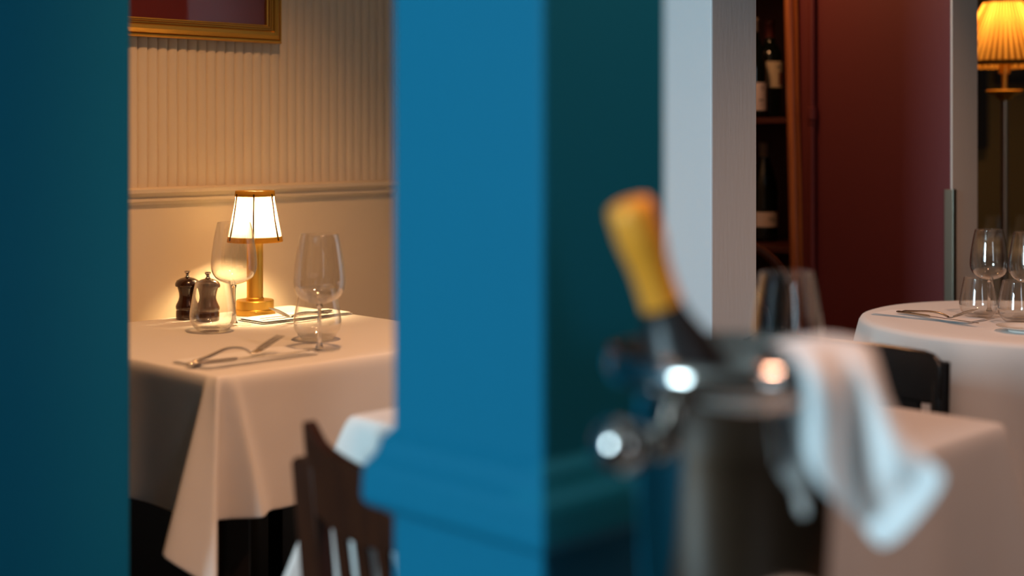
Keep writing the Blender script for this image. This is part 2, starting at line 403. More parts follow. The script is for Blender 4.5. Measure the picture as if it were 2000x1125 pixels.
# round table on the right
rc_ = Vector((1.17, 3.16, 0)); RR = .385
mb = MB(); seg = 180; rings = []
def rw(a): return .020 * math.sin(11 * a + .8) + .014 * math.sin(17 * a + 2) + .006 * math.sin(29 * a)
for r, z in ((.2, 0), (.33, 0), (.372, -.0005), (.383, -.004), (.388, -.012)):
    rings.append([(rc_.x + r * math.cos(2 * PI * k / seg), rc_.y + r * math.sin(2 * PI * k / seg), .752 + z) for k in range(seg)])
for f in (.1, .22, .36, .52, .68, .84, 1):
    rings.append([(rc_.x + (.390 + .02 * f + rw(2 * PI * k / seg) * min(1, f * 1.6)) * math.cos(2 * PI * k / seg), rc_.y + (.390 + .02 * f + rw(2 * PI * k / seg) * min(1, f * 1.6)) * math.sin(2 * PI * k / seg),
                   .74 - .34 * f - .05 * f * abs(math.sin(2 * 2 * PI * k / seg))) for k in range(seg)])
vs = [p for r in rings for p in r]
fs = [(r * seg + i, r * seg + (i + 1) % seg, (r + 1) * seg + (i + 1) % seg, (r + 1) * seg + i) for r in range(len(rings) - 1) for i in range(seg)] + [tuple(range(seg))]
tag(mb.add(vs, fs).build('tablecloth', 'cloth', solid=.0012, angle=2), 'round white tablecloth on the table beside the dark red wall', 'tablecloth')
t = thing('round_table', 'round table hidden under the cloth beside the dark red wall', 'table', rc_)
MB().lathe([(0, .72), (.352, .72), (.356, .735), (.352, .7495), (0, .7495)], 64).build('tabletop', 'darkleg', t)
MB().lathe([(.035, .03), (.03, .1), (.03, .68), (.06, .72)], 24).build('pedestal', 'darkleg', t)
MB().lathe([(.22, 0), (.22, .01), (.05, .03)], 40).build('base', 'darkleg', t)
# far table
fc = Vector((1.98, 5.28, 0))
skirt('tablecloth', fc, .33, .33, .3, [plain(.3)] * 4, 'white tablecloth on the far table behind the floor lamp', seed=5)
rect_table('dining_table', fc, .33, .33, 'far table behind the floor lamp')

# ------------------------------------------------------------------ glasses
def wine_glass(label, loc, sc=1.0, group=None):
    t = thing('wine_glass', label, 'wine glass', loc, 0, group); t.scale = (sc, sc, sc)
    outer = [(.0045, .088), (.012, .0895), (.028, .095), (.0405, .104), (.0475, .117), (.0495, .130), (.0485, .150), (.0445, .180), (.0395, .208), (.0360, .222)]
    inner = [(r - .0011, z + (.0022 if i < 3 else 0)) for i, (r, z) in enumerate(outer)][::-1]
    o3 = [(p.x, p.y) for p in cat([(r, z, 0) for r, z in outer], 3)]
    i3 = [(p.x, p.y) for p in cat([(r, z, 0) for r, z in inner], 3)]
    prof = [(0, .0875)] + o3 + [(.0354, .2226)] + i3 + [(0, .0905)]
    MB().lathe(prof, 56, cap=False).build('bowl', 'glass', t, angle=2)
    MB().lathe([(.0085, .0045), (.0050, .012), (.0036, .03), (.0033, .06), (.0038, .078), (.006, .0870)], 20).build('stem', 'solidglass', t, angle=2)
    MB().lathe([(0, .0002), (.0385, .0002), (.0395, .0010), (.038, .0018), (.025, .0026), (.012, .0038), (.008, .005), (0, .005)], 48).build('foot', 'glass_soft', t, angle=1)
    return t
def tumbler(label, loc, sc=1.0, group=None):
    t = thing('tumbler', label, 'tumbler', loc, 0, group); t.scale = (sc, sc, sc)
    outer = [(.0265, .0006), (.030, .0015), (.038, .010), (.0450, .020), (.0480, .031), (.0475, .042), (.044, .065), (.0395, .088), (.0360, .105)]
    inner = [(r - .0012, z) for r, z in outer[3:]][::-1] + [(.036, .013), (.027, .0095), (0, .0085)]
    o3 = [(p.x, p.y) for p in cat([(r, z, 0) for r, z in outer], 3)]
    i3 = [(p.x, p.y) for p in cat([(r, z, 0) for r, z in inner], 3)]
    MB().lathe([(0, .0012)] + o3 + [(.0353, .1056)] + i3, 56, cap=False).build('cup', 'glass', t, angle=2)
    MB().lathe([(0, .0018), (.0265, .0018), (.034, .008), (.0255, .0085), (0, .0078)], 40, cap=False).build('thick_base', 'glass_soft', t, angle=1)
    return t
TZ = .7528
wine_glass('wine glass beside the lit brass lamp and the pepper mills', at(457, 635, TZ))
wine_glass('wine glass by the cutlery at the front of the lamp table', at(624, 684, TZ))
tumbler('tumbler in front of the two dark mills', at(416, 648, TZ))
tumbler('tumbler behind the wine glass at the right of the lamp table', at(620, 664, TZ))
wine_glass('blurred wine glass behind the white napkin on the bucket', at(1537, 842, TZ))
GR = 'glasses on the round table'
wine_glass('wine glass on the round table nearest the dark red wall', (1.102, 3.285, TZ), .865)
wine_glass('wine glass cut by the right border on the round table', (1.165, 3.21, TZ), .865)
tumbler('tumbler nearest the cutlery on the round table', (1.048, 3.195, TZ), .87)
tumbler('tumbler at the right border on the round table', (1.107, 3.115, TZ), .87)
tumbler('tumbler on the far table left of the lamp pole', (1.76, 5.16, TZ), 1.05)
tumbler('tumbler on the far table right of the lamp pole', (1.885, 5.2, TZ), 1.05)

# ------------------------------------------------------------------ mills
def mill(label, loc, m):
    t = thing('pepper_mill', label, 'pepper mill', loc)
    body = [(0, 0), (.0245, 0), (.0252, .002), (.0250, .018), (.0235, .021), (.0255, .024), (.0258, .029), (.0240, .034), (.0200, .042), (.0180, .050), (.0185, .058), (.0205, .066), (.0222, .072), (.0222, .0735), (0, .0735)]
    MB().lathe(body, 40, cap=False).build('body', m, t, angle=.6)
    MB().lathe([(0, .0735), (.0262, .0735), (.0272, .076), (.0268, .080), (.0235, .0865), (.015, .091), (.006, .0935), (0, .0935)], 40, cap=False).build('cap', m, t, angle=.8)
    MB().lathe([(.0055, .0925), (.0060, .0945), (.0035, .098), (.0040, .101), (.0068, .1045), (.0066, .1075), (0, .1085)], 24).build('metal_finial', 'chrome', t, angle=.8)
mill('darker wooden pepper mill on the left of the pair', at(366, 623, TZ), 'mill')
mill('browner wooden pepper mill seen through the tumbler', at(406, 626, TZ), 'mill_brown')

# ------------------------------------------------------------------ table lamp
ll = at(498, 613.5, TZ)
t = thing('table_lamp', 'lit brass table lamp with a pleated cream shade on the white table', 'lamp', ll)
MB().lathe([(0, 0), (.0455, 0), (.0462, .002), (.0462, .011), (.0440, .0125), (.0430, .014), (.0430, .031), (.0415, .033), (0, .033)], 64, cap=False).build('base', 'brass', t, angle=.5)
MB().lathe([(.0205, .033), (.0205, .037), (.0185, .039), (.0185, .19), (.008, .192), (.008, .215)], 40).build('pole', 'brass', t, angle=.5)
mb = MB(); seg = 240
def plw(a, z): return .012 * math.sin(60 * a)
mb.lathe([(.0618, .168), (.0572, .19), (.0526, .214), (.0480, .238), (.0440, .259), (.0430, .280)], seg, cap=False, wob=plw)
sh = mb.build('shade', 'shade', t, angle=2)
MB().lathe([(.0630, .166), (.0634, .167), (.0612, .1785), (.0604, .1785), (.0624, .166)], 80, cap=False).build('trim_band', 'trimband', sh, angle=2)
MB().lathe([(.0455, .2700), (.0447, .2825), (.0430, .2830), (.0437, .2700), (.0455, .2700)], 80, cap=False).build('trim_band', 'trimband', sh, angle=2)
mb = MB()
for k in range(6):
    a = 2 * PI * (k + .0) / 6 - PI / 2 + .12
    e = Vector((math.cos(a), math.sin(a), 0))
    mb.tube([e * .0631 + Vector((0, 0, .170)), e * .0537 + Vector((0, 0, .215)), e * .0448 + Vector((0, 0, .276))], .0019, 6)
mb.build('seam', 'seam', sh)
MB().lathe([(0, .212), (.006, .213), (.010, .217), (.010, .2185)], 24, cap=False).build('bulb_socket', 'brass', t)
d = lamp('table_lamp_light', 'POINT', (0, 0, .2), 17, (1, .68, .33), soft=.017); d.parent = t; d.location = (0, 0, .226)

MB().lathe([(0, .268), (.036, .268), (.036, .2695), (0, .2695)], 40, cap=False).build('added_baffle_disc', 'light_baffle', t)  # unseen disc added to weaken the beam from the shade top onto the wall
# ------------------------------------------------------------------ cutlery and napkins
def napkin(label, c, lx, ly, rz, th=.0045):
    mb = MB(); nx, ny = 14, 8
    R = Matrix.Rotation(rz, 3, 'Z')
    for lay, (z0, z1, sx, sy) in enumerate(((0, .45, 1, 1), (.5, 1, .97, .94))):
        o = MB(); 
        def prf(i, j, top):
            x = (i / nx - .5) * lx * sx; y = (j / ny - .5) * ly * sy
            e = min(i, nx - i, j, ny - j); z = (z1 if top else z0) * th
            if top: z += .0006 * math.sin(i * 1.1 + j * .7)
            if e == 0: z = (z0 + z1) / 2 * th + (.0006 if top else -.0004)
            return R @ Vector((x, y, 0)) + Vector((c[0], c[1], c[2] + z))
        mb.grid([[prf(i, j, True) for i in range(nx + 1)] for j in range(ny + 1)])
        mb.grid([[prf(i, j, False) for i in range(nx + 1)] for j in range(ny + 1)])
    o = mb.build('napkin', 'napkin', subsurf=1)
    return tag(o, label, 'napkin')
def knife(label, a, b, group=None):
    a = Vector(a); b = Vector(b); d = b - a; L = d.length
    t = thing('table_knife', label, 'knife', a); t.rotation_euler = d.to_track_quat('X', 'Z').to_euler()
    MB().tube([(0, 0, .003), (.004, 0, .003), (.05 * L / .23, 0, .003), (.085, 0, .003), (.096, 0, .003)], [(.003, .002), (.0055, .0028), (.0048, .0028), (.0036, .0028), (.0034, .0024)], 14).build('handle', 'steel', t, angle=1)
    mb = MB()
    pr = [(.094, .0032), (.105, .007), (.16, .0088), (.2, .0085), (.222, .005), (.23, .0005)]; s = L / .23
    rows = [[Vector((x * s if x > .096 else x, -w * .45, .003)), Vector((x * s if x > .096 else x, 0, .0038)), Vector((x * s if x > .096 else x, w * .55, .0031)), Vector((x * s if x > .096 else x, 0, .0024)), Vector((x * s if x > .096 else x, -w * .45, .003))] for x, w in pr]
    mb.grid(rows).build('blade', 'steel', t, angle=.8)
    return t
def fork(label, a, b, arch=.010, roll=0, group=None):
    a = Vector(a); b = Vector(b); d = b - a; L = d.length; s = L / .2
    t = thing('table_fork', label, 'fork', a); q = d.to_track_quat('X', 'Z'); t.rotation_euler = q.to_euler()
    pts = cat([(0, 0, .002), (.035 * s, 0, .003 + arch * .35), (.075 * s, 0, .003 + arch), (.108 * s, 0, .004 + arch * .7), (.128 * s, 0, .003)], 4)
    n = len(pts); rad = [(.0066 - .0038 * min(1, i / (n * .75)), .0023) for i in range(n)]
    rad[0] = (.003, .0012)
    MB().tube(pts, rad, 12).build('handle', 'steel', t, angle=1)
    mb = MB(); rows = []
    for x, w, z in ((.126, .0025, .003), (.134, .0075, .002), (.142, .0108, .0035), (.152, .0118, .0075)):
        rows.append([Vector((x * s, w * c_, z + k_)) for c_, k_ in ((-1, 0), (-.5, .0008 - .0012), (0, .0008 - .0016), (.5, .0008 - .0012), (1, 0))])
    mb.grid(rows).build('root', 'steel', t, solid=.0016, subsurf=1)
    for k in range(4):
        y = (k - 1.5) * .0066
        MB().tube([(.151 * s, y, .0075), (.165 * s, y, .0135), (.185 * s, y * .97, .0215), (.2 * s, y * .95, .0270)], [(.0019, .0013), (.0019, .0013), (.0016, .0012), (.0006, .0005)], 8).build('tine', 'steel', t, angle=1)
    return t
NZ = TZ + .0002; CZ = NZ + .0054
n0 = NL + U * .145 + V * .125
napkin('folded white napkin under the cutlery at the near corner of the lamp table', (n0.x, n0.y, NZ), .25, .12, PI / 4)
knife('knife on the near napkin of the lamp table', at(366, 714, CZ), at(606, 688, CZ))
fork('fork lying across the knife at the near corner of the lamp table', at(376, 710, CZ + .004), at(549, 683, CZ + .004), .014)
n1 = Vector((-.487, 3.205, 0))
napkin('folded white napkin in front of the brass lamp base', (n1.x, n1.y, NZ), .25, .105, PI / 4, .006)
CZ2 = NZ + .0070
knife('knife on the napkin in front of the brass lamp base', at(648, 609, CZ2), at(508, 625, CZ2))
fork('fork with raised tines pointing at the brass lamp base', at(640, 613, CZ2), at(530, 626, CZ2 + .003), .006)
n2 = Vector((.938, 3.205, 0))
napkin('folded white napkin on the round table', (n2.x, n2.y, NZ), .24, .10, -PI / 4, .0034)
knife('knife on the napkin of the round table', at(1752, 611, CZ), at(1912, 634, CZ))
fork('fork on the napkin of the round table', at(1764, 609, CZ + .004), at(1904, 629, CZ + .004), .006)
t = thing('saucer', 'white saucer at the right border of the round table', 'saucer', at(1998, 648, TZ))
MB().lathe([(0, .004), (.028, .004), (.032, .006), (.052, .011), (.054, .0125), (.052, .0125), (.033, .0085), (.028, .0065), (0, .0062)], 48, cap=False).build('dish', 'saucer', t)
MB().lathe([(.026, .0003), (.030, .0003), (.030, .0045), (.026, .0045)], 40).build('foot_ring', 'saucer', t)

# ------------------------------------------------------------------ picture on the beadboard
r1 = Vector((-.571, 3.459, 0)).dot(U); x0 = r1 - .56; z0 = 1.384; x1 = r1; z1 = z0 + .62
pc = uv((x0 + x1) / 2, WV - .012, (z0 + z1) / 2)
t = thing('picture_frame', 'gilt framed red picture hanging on the cream beadboard wall', 'picture', pc, PI / 4)
hw, hh = (x1 - x0) / 2, (z1 - z0) / 2
fp = [(0, .010), (0, -.006), (.003, -.010), (.006, -.010), (.007, -.007), (.010, -.012), (.018, -.018), (.026, -.016), (.030, -.011), (.031, -.013), (.033, -.013), (.034, -.010), (.036, -.012), (.038, -.012), (.039, -.008), (.043, -.006), (.043, .002)]
mb = MB()
loops = [[(-hw + e, d, -hh + e), (hw - e, d, -hh + e), (hw - e, d, hh - e), (-hw + e, d, hh - e)] for e, d in fp]
for a, b in zip(loops[:-1], loops[1:]): mb.add(a + b, [(k, (k + 1) % 4, 4 + (k + 1) % 4, 4 + k) for k in range(4)])
mb.build('frame', 'gilt', t, smooth=False)
mb = MB()
for e, d in ((.0302, -.0113), (.0345, -.0103), (.0395, -.0082)):
    for x0_, x1_, zz in ((-hw + e, hw - e, -hh + e), (-hw + e, hw - e, hh - e)): mb.box(((x0_ + x1_) / 2, d, zz), (x1_ - x0_, .0012, .0009))
    for xx in (-hw + e, hw - e): mb.box((xx, d, 0), (.0009, .0012, 2 * (hh - e)))
mb.build('frame_lines', 'giltline', t, smooth=False)
MB().box((0, .003, 0), (2 * hw - .082, .002, 2 * hh - .082)).build('print', 'art', t, smooth=False)
MB().box((0, -.001, 0), (2 * hw - .084, .002, 2 * hh - .084)).build('pane', 'pane', t, smooth=False)

# ------------------------------------------------------------------ brown chair
cc = Lc - U * .105 - V * .215
t = thing('dining_chair', 'brown wooden slat back chair beside the teal pillar', 'chair', (cc.x, cc.y, 0), -PI / 4)
def by(z): return -(z - .45) * .10
for sx in (-1, 1):
    mb = MB()
    rows = []
    for z in (0, .2, .45, .6, .715, .722):
        y = by(z) if z > .45 else -.06 * (.45 - z) / .45
        e = .0 if z < .72 else .004
        rows.append([(sx * .139 + a * (.024 - e), y + b * (.013 - e), z) for a, b in ((-1, -1), (1, -1), (1, 1), (-1, 1), (-1, -1))])
    mb.grid(rows); n = len(rows) * 5
    mb.add(rows[0][:4], [(0, 1, 2, 3)]); mb.add(rows[-1][:4], [(0, 1, 2, 3)])
    mb.build('back_post', 'walnut', t, bevel=.003)
xs = [-.133, -.131, -.123, -.112, -.10, -.082, -.055, -.025, 0]
ztop = [.768, .776, .774, .764, .753, .746, .740, .735, .7335]
zbot = [.664, .662, .657, .652, .646, .640, .635, .632, .631]
xs = xs + [-x for x in xs[-2::-1]]; ztop = ztop + ztop[-2::-1]; zbot = zbot + zbot[-2::-1]
mb = MB(); front = []; back = []
for x, a, b in zip(xs, ztop, zbot):
    cy = -.012 * (1 - (x / .133) ** 2)
    f_ = [(x, by(z) + cy - .010, z) for z in (a, a * .6 + b * .4, a * .3 + b * .7, b)]
    k_ = [(x, by(z) + cy + .010, z) for z in (b, a * .3 + b * .7, a * .6 + b * .4, a)]
    front.append(f_ + k_ + [f_[0]])
mb.grid(front); mb.add(front[0][:8], [tuple(range(8))]); mb.add(front[-1][:8], [tuple(range(8))])
mb.build('crest_rail', 'walnut', t, bevel=.004)
for x in (-.068, -.023, .023, .068):
    cy = -.012 * (1 - (x / .133) ** 2)
    mb = MB(); rows = []
    for z in (.455, .55, .66):
        y = by(z) + cy * (z - .455) / .2
        rows.append([(x + a * .0115, y + b * .005, z) for a, b in ((-1, -1), (1, -1), (1, 1), (-1, 1), (-1, -1))])
    mb.grid(rows).build('slat', 'walnut', t, bevel=.002)
MB().box((0, .175, .445), (.32, .34, .03)).build('seat', 'walnut', t, bevel=.01)
for sx in (-1, 1): MB().box((sx * .135, .325, .215), (.03, .03, .43)).build('front_leg', 'walnut', t, bevel=.004)
for sx in (-1, 1): MB().box((sx * .138, .165, .40), (.018, .33, .05)).build('seat_frame', 'walnut', t, bevel=.003)

# ------------------------------------------------------------------ black chair
t = thing('dining_chair', 'black chair with a curved back panel behind the near table', 'chair', (.590, 2.503, 0), 3 * PI / 4)
mb = MB(); rows = []
def arc(x): return .03 * (x / .2) ** 2          # ends curve forward, to the sitter
xs = [-.198, -.192, -.18, -.16, -.12, -.06, 0, .06, .12, .16, .18, .192, .198]
for x in xs:
    e = max(0, abs(x) - .165) / .033
    a = .806 - .018 * e ** 2.2; b = .716 + .012 * e ** 2
    y = arc(x)
    rows.append([(x, y - .008, a - .004), (x, y, a), (x, y + .008, a - .004), (x, y + .008, b + .004), (x, y, b), (x, y - .008, b + .004), (x, y - .008, a - .004)])
mb.grid(rows); mb.add(rows[0][:6], [tuple(range(6))]); mb.add(rows[-1][:6], [tuple(range(6))])
mb.build('back_panel', 'black', t, bevel=.002, angle=1)
for sx in (-1, 1):
    MB().tube(cat([(sx * .19, .02, .79), (sx * .19, .024, .70), (sx * .185, .03, .45), (sx * .185, -.02, 0)], 4), (.016, .013), 12, upv=(0, 1, 0)).build('back_post', 'black', t)
mb = MB(); rows = []
for x in (-.15, -.1, 0, .1, .15): rows.append([(x, arc(x) + q + .01 * k, z) for q, z, k in ((-.005, .72, 0), (-.005, .44, 1), (.005, .44, 1), (.005, .72, 0), (-.005, .72, 0))])
mb.grid(rows).build('back_splat', 'black', t)
MB().box((0, .24, .45), (.40, .42, .03)).build('seat', 'black', t, bevel=.012)
for sx in (-1, 1): MB().tube([(sx * .17, .42, .44), (sx * .18, .44, 0)], [.018, .012], 12).build('front_leg', 'black', t)

# ------------------------------------------------------------------ bentwood chair by the wine rack
t = thing('bentwood_chair', 'dark bentwood hoop back chair beneath the wine shelves', 'chair', (.536, 3.62, 0), .15)
def hoop(r, z0, zb, rad):
    p = [(-r * .86, .03, zb)] + [(-r, .01, z0 - .06)] + [(r * math.cos(a), -.01, z0 + r * math.sin(a)) for a in [PI - PI * k / 14 for k in range(15)]] + [(r, .01, z0 - .06), (r * .86, .03, zb)]
    return MB().tube(cat(p, 2), rad, 12, upv=(0, 1, 0))
hoop(.185, .71, .45, .014).build('back_hoop', 'walnut', t)
hoop(.115, .68, .45, .009).build('inner_hoop', 'walnut', t)
MB().lathe([(0, .435), (.19, .435), (.2, .445), (.19, .465), (0, .46)], 40, c=(0, .19, 0), cap=False).build('seat', 'walnut', t)
for sx in (-1, 1):
    MB().tube([(sx * .15, .05, .45), (sx * .17, 0, 0)], [.016, .012], 10).build('leg', 'walnut', t)
    MB().tube([(sx * .14, .32, .44), (sx * .16, .36, 0)], [.016, .012], 10).build('leg', 'walnut', t)

# ------------------------------------------------------------------ bucket on its stand, bottle, napkin
BC = Vector((.198, 1.277, 0)); BZ = .7225; SC = (.252, 1.222, 0)
t = thing('side_table', 'small round clothed side table carrying the steel wine bucket', 'table', SC)
MB().lathe([(0, .672), (.150, .672), (.153, .69), (.150, .7165), (0, .7165)], 48, cap=False).build('tabletop', 'darkleg', t)
MB().lathe([(.018, .02), (.018, .675)], 20).build('pedestal', 'darkleg', t)
MB().lathe([(0, 0), (.13, 0), (.13, .012), (.03, .022), (0, .022)], 40, cap=False).build('base', 'darkleg', t)
mb = MB(); mb.lathe([(0, .7213), (.150, .7213), (.158, .719), (.161, .712), (.164, .64), (.168, .56)], 96, cap=False, wob=lambda a, z: .02 * math.sin(9 * a) * max(0, (.712 - z) / .15))
tag(mb.build('tablecloth', 'cloth', loc=SC, solid=.0012), 'white cloth on the side table under the steel bucket', 'tablecloth')
t = thing('wine_bucket', 'polished steel wine bucket with round knob handles holding a bottle', 'bucket', (BC.x, BC.y, BZ))
prof = [(0, .004), (.070, .004), (.074, 0), (.079, .002), (.083, .02), (.0875, .10), (.0890, .17), (.0895, .212), (.096, .224), (.108, .2265), (.115, .230), (.1165, .240), (.115, .250), (.111, .2525), (.1075, .249), (.103, .240), (.094, .232), (.0885, .220), (.087, .17), (.085, .10), (.080, .022), (.070, .012), (0, .012)]
MB().lathe(prof, 96, cap=False).build('body', 'chrome', t, angle=1.2)
for sgn in (1, -1):
    dv = Vector((-.100, -.060, 0)).normalized() * sgn
    mb = MB(); q = Vector((0, 0, .180))
    mb.tube([dv * .0885 + q, dv * .094 + q, dv * .098 + q], [.018, .015, .009], 20)
    mb.build('knob_plate', 'chrome', t)
    mb = MB(); ctr = dv * .122 + q
    R = dv.to_track_quat('Z', 'Y').to_matrix()
    pr = [(.0085, -.026), (.0085, -.020)] + [(.0255 * math.sin(a), -.0255 * math.cos(a)) for a in [PI * (.13 + .87 * k / 14) for k in range(15)]]
    tmp = MB().lathe(pr, 32)
    mb.add([R @ Vector(p) + ctr for p in tmp.v], tmp.f)
    mb.build('knob', 'chrome', t)
# bottle
bt = pt(1227, 392, 1.25); bb = Vector((.222, 1.292, .752))
t = thing('champagne_bottle', 'black champagne bottle with a gold foil top leaning in the bucket', 'bottle', bb)
ax = (bt - bb); BL = ax.length; t.rotation_euler = ax.to_track_quat('Z', 'Y').to_euler()
T = lambda d: BL - d
body = [(0, .012), (.03, .004), (.041, 0), (.0448, .006), (.0455, .02), (.0455, T(.225)), (.0450, T(.205)), (.0428, T(.18)), (.037, T(.155)), (.029, T(.132)), (.0215, T(.115)), (.0180, T(.100)), (.0165, T(.08)), (.0162, T(.03)), (0, T(.03))]
b3 = [(p.x, p.y) for p in cat([(r, z, 0) for r, z in body[1:-1]], 3)]
MB().lathe([body[0]] + b3 + [body[-1]], 56, cap=False).build('glass_body', 'bottle', t, angle=1)
fo = [(.0185, T(.100)), (.0178, T(.088)), (.0176, T(.070)), (.0188, T(.055)), (.0206, T(.042)), (.0214, T(.030)), (.0210, T(.026)), (.0212, T(.012)), (.0195, T(.003)), (.012, T(0)), (0, T(0))]
MB().lathe(fo, 48, cap=False, wob=lambda a, z: .012 * math.sin(9 * a + z * 200)).build('gold_foil', 'gold_foil', t, angle=1.2)
MB().lathe([(.0412, T(.166)), (.0316, T(.136)), (.0228, T(.115)), (.0192, T(.103)), (.0190, T(.098))], 48, cap=False).build('black_foil', 'black_foil', t, angle=1.2)
# napkin over the rim
G = [[(1490, 715, 1.34), (1510, 708, 1.34), (1530, 704, 1.34), (1548, 701, 1.335), (1565, 697, 1.33), (1580, 692, 1.32), (1592, 686, 1.31)],
     [(1482, 668, 1.335), (1530, 656, 1.325), (1575, 648, 1.315), (1610, 645, 1.31), (1645, 650, 1.31), (1672, 652, 1.31), (1690, 656, 1.30)],
     [(1535, 680, 1.19), (1570, 672, 1.175), (1612, 666, 1.20), (1636, 666, 1.21), (1662, 670, 1.205), (1692, 676, 1.21), (1712, 690, 1.225)],
     [(1574, 725, 1.140), (1604, 725, 1.132), (1644, 744, 1.155), (1654, 740, 1.178), (1690, 740, 1.160), (1712, 752, 1.165), (1728, 775, 1.180)],
     [(1570, 830, 1.160), (1608, 830, 1.132), (1648, 830, 1.168), (1660, 842, 1.218), (1706, 836, 1.155), (1740, 836, 1.150), (1762, 842, 1.165)],
     [(1568, 888, 1.158), (1610, 912, 1.128), (1652, 926, 1.170), (1672, 940, 1.222), (1736, 945, 1.128), (1784, 915, 1.140), (1806, 892, 1.150)],
     [(1588, 930, 1.160), (1630, 970, 1.134), (1656, 992, 1.172), (1684, 1010, 1.222), (1730, 978, 1.182), (1792, 945, 1.150), (1826, 910, 1.140)],
     [(1602, 945, 1.162), (1638, 986, 1.140), (1660, 1004, 1.175), (1690, 1030, 1.215), (1722, 1094, 1.178), (1800, 1008, 1.145), (1858, 928, 1.128)]]
mb = MB(); mb.grid([[pt(*q) for q in r] for r in G])
tag(mb.build('napkin', 'napkin', solid=.002, subsurf=3), 'crumpled white napkin draped over the rim of the steel bucket', 'napkin')

# ------------------------------------------------------------------ wine rack, pipe, guard
t = thing('wine_rack', 'dark wooden wine shelves with an orange timber post beside the red wall', 'shelf', (0, 0, 0))
rt0, rt1 = rv + .372, rv + 1.05
def slab(u0, u1, v0, v1, za, zb): return MB().prism([uv(u0, v0)[:2], uv(u1, v0)[:2], uv(u1, v1)[:2], uv(u0, v1)[:2]], za, zb)
SH = (.435, .838, 1.212, 1.62, 2.0)
for z in SH: slab(ru + .02, ru + .318, rv + .476, rt1, z - .017, z).build('shelf', 'redwood', t, bevel=.002)
slab(ru + .32, ru + .335, rv + .476, rt1, 0, 2.4).build('back_panel', 'redwood', t, smooth=False)
slab(ru + .139, ru + .318, rv + .36, rv + .474, 0, 2.4).build('side_panel', 'redwood', t, smooth=False)
# ledge pieces carry the shelves up to the post
for z in SH: slab(ru + .14, ru + .318, rv + .472, rv + .478, z - .017, z)
pa = pt(1545, 0, 4.03); pb = pt(1557, 530, 4.03)
dpz = (pb - pa) / (pb.z - pa.z)
mb = MB(); rows = []
for z in (0, .6, 1.2, 1.8, 2.6):
    c0 = pa + dpz * (z - pa.z)
    rows.append([(c0.x + a, c0.y + b, z) for a, b in ((-.0165, -.012), (-.006, -.016), (.001, -.0155), (.003, -.010), (.006, -.0150), (.0155, -.012), (.0165, .02), (-.0165, .02), (-.0165, -.012))])
mb.grid(rows).build('post', 'orangewood', t, smooth=False)
pp = uv(ru - .0125, rv + .413)
t = thing('heating_pipe', 'dark red painted pipe running up the red wall', 'pipe', (pp.x, pp.y, 0))
MB().lathe([(.010, 0), (.010, 2.65)], 20).build('pipe', 'red', t)
MB().lathe([(.011, 1.205), (.015, 1.207), (.015, 1.238), (.012, 1.240), (.012, 1.19), (.011, 1.188)], 20).build('coupling', 'red', t)
mb = MB(); gw = .017
mb.prism([uv(ru - .003, rv - .008)[:2], uv(ru + gw, rv - .008)[:2], uv(ru + gw, rv - .0045)[:2], uv(ru - .0005, rv - .0045)[:2], uv(ru - .0005, rv + gw)[:2], uv(ru - .003, rv + gw)[:2]], .0, 1.021)
tag(mb.build('corner_guard', 'guard', smooth=False, bevel=.0008), 'metal corner guard strip on the edge of the red wall', 'corner guard')

def wine_bottle(label, loc, cap, lab, rz, lz=(.085, .165), mark='red', burg=False):
    t = thing('wine_bottle', label, 'wine bottle', loc, rz, 'bottles on the wine shelves')
    if burg: p = [(0, .006), (.033, 0), (.039, .004), (.040, .012), (.040, .150), (.037, .180), (.028, .212), (.0185, .238), (.0150, .258), (.0140, .285), (.0158, .287), (.0158, .296), (.013, .300), (0, .300)]
    else: p = [(0, .006), (.032, 0), (.037, .004), (.0375, .012), (.0375, .185), (.0345, .203), (.0255, .218), (.0165, .230), (.0148, .240), (.0142, .285), (.0158, .287), (.0158, .296), (.013, .300), (0, .300)]
    MB().lathe(p, 40, cap=False).build('glass_body', 'bottle', t, angle=.9)
    MB().lathe([(.0152, .246), (.0150, .284), (.0166, .286), (.0166, .2975), (.013, .3010), (0, .3010)], 32, cap=False).build('capsule', cap, t, angle=.9)
    R = (.040 if burg else .0375) + .0004
    def patch(a0, a1, za, zb, m, nm, e=0, par=None):
        mb = MB(); n = 18
        mb.grid([[((R + e) * math.cos(a0 + (a1 - a0) * k / n), (R + e) * math.sin(a0 + (a1 - a0) * k / n), z) for k in range(n + 1)] for z in (za, zb)])
        return mb.build(nm, m, par or t, angle=2, fixn=False)
    L = patch(-PI / 2 - 1.15, -PI / 2 + 1.15, lz[0], lz[1], lab, 'label')
    return t, patch, L
def strip(patch, L, rows):
    for a0, a1, za, zb, m, nm in rows: patch(-PI / 2 + a0, -PI / 2 + a1, za, zb, m, nm, .0005, L)
pA = pt(1504, 232, 4.35); pA.z = 1.2125
tA, pf, L = wine_bottle('wine bottle with a cream label and red crest on the upper shelf', pA, 'capsule', 'label', .30, (.093, .172))
strip(pf, L, [(.28, .62, .100, .140, 'redink', 'crest'), (.10, .50, .155, .158, 'ink', 'lettering'), (.16, .44, .150, .152, 'ink', 'lettering')])
pB = pt(1471, 232, 4.265); pB.z = 1.2125
tB, pf, L = wine_bottle('wine bottle with a pale pink label at the column edge', pB, 'greycap', 'pink_label', .25, (.022, .105), burg=True)
strip(pf, L, [(.20, .44, .083, .0855, 'ink', 'lettering'), (.27, .36, .088, .096, 'ink', 'crest'), (.02, .42, .050, .0545, 'ink', 'lettering'), (.1, .3, .038, .040, 'ink', 'lettering')])
pC = pt(1493, 470, 4.33); pC.z = .8385
tC, pf, L = wine_bottle('wine bottle with a white label on the lower shelf', pC, 'greycap', 'pink_label', .25, (.045, .090), burg=True)
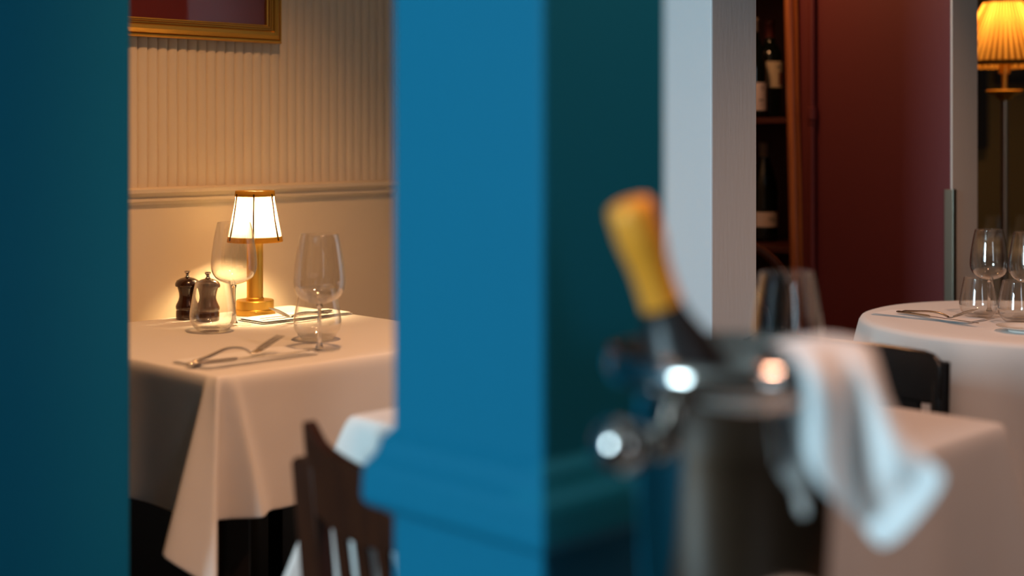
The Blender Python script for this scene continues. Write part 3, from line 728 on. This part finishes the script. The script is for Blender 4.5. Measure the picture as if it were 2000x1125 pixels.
for k, txt in enumerate(('M', 'A', 'I')):
    cu_ = bpy.data.curves.new('lettering', 'FONT'); cu_.body = txt; cu_.size = .016; cu_.extrude = .0002; cu_.align_x = 'CENTER'
    o0 = bpy.data.objects.new('tmp', cu_); me_ = bpy.data.meshes.new_from_object(o0); bpy.data.objects.remove(o0); o = bpy.data.objects.new('lettering', me_); COL.objects.link(o); o.parent = L; me_.materials.clear(); me_.materials.append(M['ink'])
    a = -PI / 2 + .02 + .26 * k; o.location = (.0409 * math.cos(a), .0409 * math.sin(a), .062); o.rotation_euler = (PI / 2, 0, a + PI / 2)

# ------------------------------------------------------------------ floor lamp and pictures in the far room
fl = Vector((.3463 * 4.3, 4.3, 0))
t = thing('floor_lamp', 'brass floor lamp with a glowing amber pleated shade', 'lamp', fl)
MB().lathe([(0, 0), (.13, 0), (.132, .012), (.11, .022), (.03, .035), (.018, .05), (0, .05)], 48, cap=False).build('base', 'agedbrass', t)
MB().lathe([(.0115, .04), (.0115, 1.285)], 24).build('pole', 'agedbrass', t)
MB().lathe([(0, 1.262), (.012, 1.265), (.020, 1.270), (.026, 1.279), (.050, 1.288), (.056, 1.294), (.050, 1.297), (.014, 1.294), (0, 1.294)], 40, cap=False).build('drip_dish', 'brass', t)
MB().lathe([(.009, 1.292), (.008, 1.30), (.008, 1.345), (.017, 1.347), (.0175, 1.40), (0, 1.40)], 24).build('candle_tube', 'brass', t)
mb = MB(); mb.lathe([(.166, 1.374), (.150, 1.402), (.112, 1.47), (.075, 1.535), (.062, 1.56)], 288, cap=False, wob=lambda a, z: .022 * (abs(((a * 48 / (2 * PI)) % 1) - .5) * 4 - 1))
sh = mb.build('shade', 'shade_amber', t, angle=2)
MB().lathe([(.168, 1.368), (.1695, 1.372), (.166, 1.382), (.1635, 1.382), (.166, 1.368)], 96, cap=False).build('trim_band', 'fringe', sh, angle=2)
MB().lathe([(0, 1.40), (.012, 1.403), (.022, 1.425), (.022, 1.445), (.012, 1.465), (0, 1.468)], 24, cap=False).build('bulb', 'bulb', t)
d = lamp('floor_lamp_light', 'POINT', (0, 0, 0), 2.6, (1, .60, .22), soft=.03); d.parent = t; d.location = (0, 0, 1.50)
def far_picture(label, x0, x1, z0, z1):
    t = thing('picture_frame', label, 'picture', ((x0 + x1) / 2, 6.03, (z0 + z1) / 2))
    mb = MB(); W, H = (x1 - x0) / 2, (z1 - z0) / 2
    for cx, cz, dx, dz in ((0, H - .02, 2 * W, .04), (0, -H + .02, 2 * W, .04), (W - .02, 0, .04, 2 * H - .08), (-W + .02, 0, .04, 2 * H - .08)): mb.box((cx, 0, cz), (dx, .03, dz))
    mb.build('frame', 'darkframe', t, smooth=False)
    MB().box((0, .008, 0), (2 * W - .078, .01, 2 * H - .078)).build('print', 'darkart', t, smooth=False)
far_picture('dark framed picture left of the lamp pole in the far room', 1.78, 2.015, 1.10, 1.46)
far_picture('dark framed picture behind the floor lamp shade', 2.045, 2.50, 1.37, 1.85)
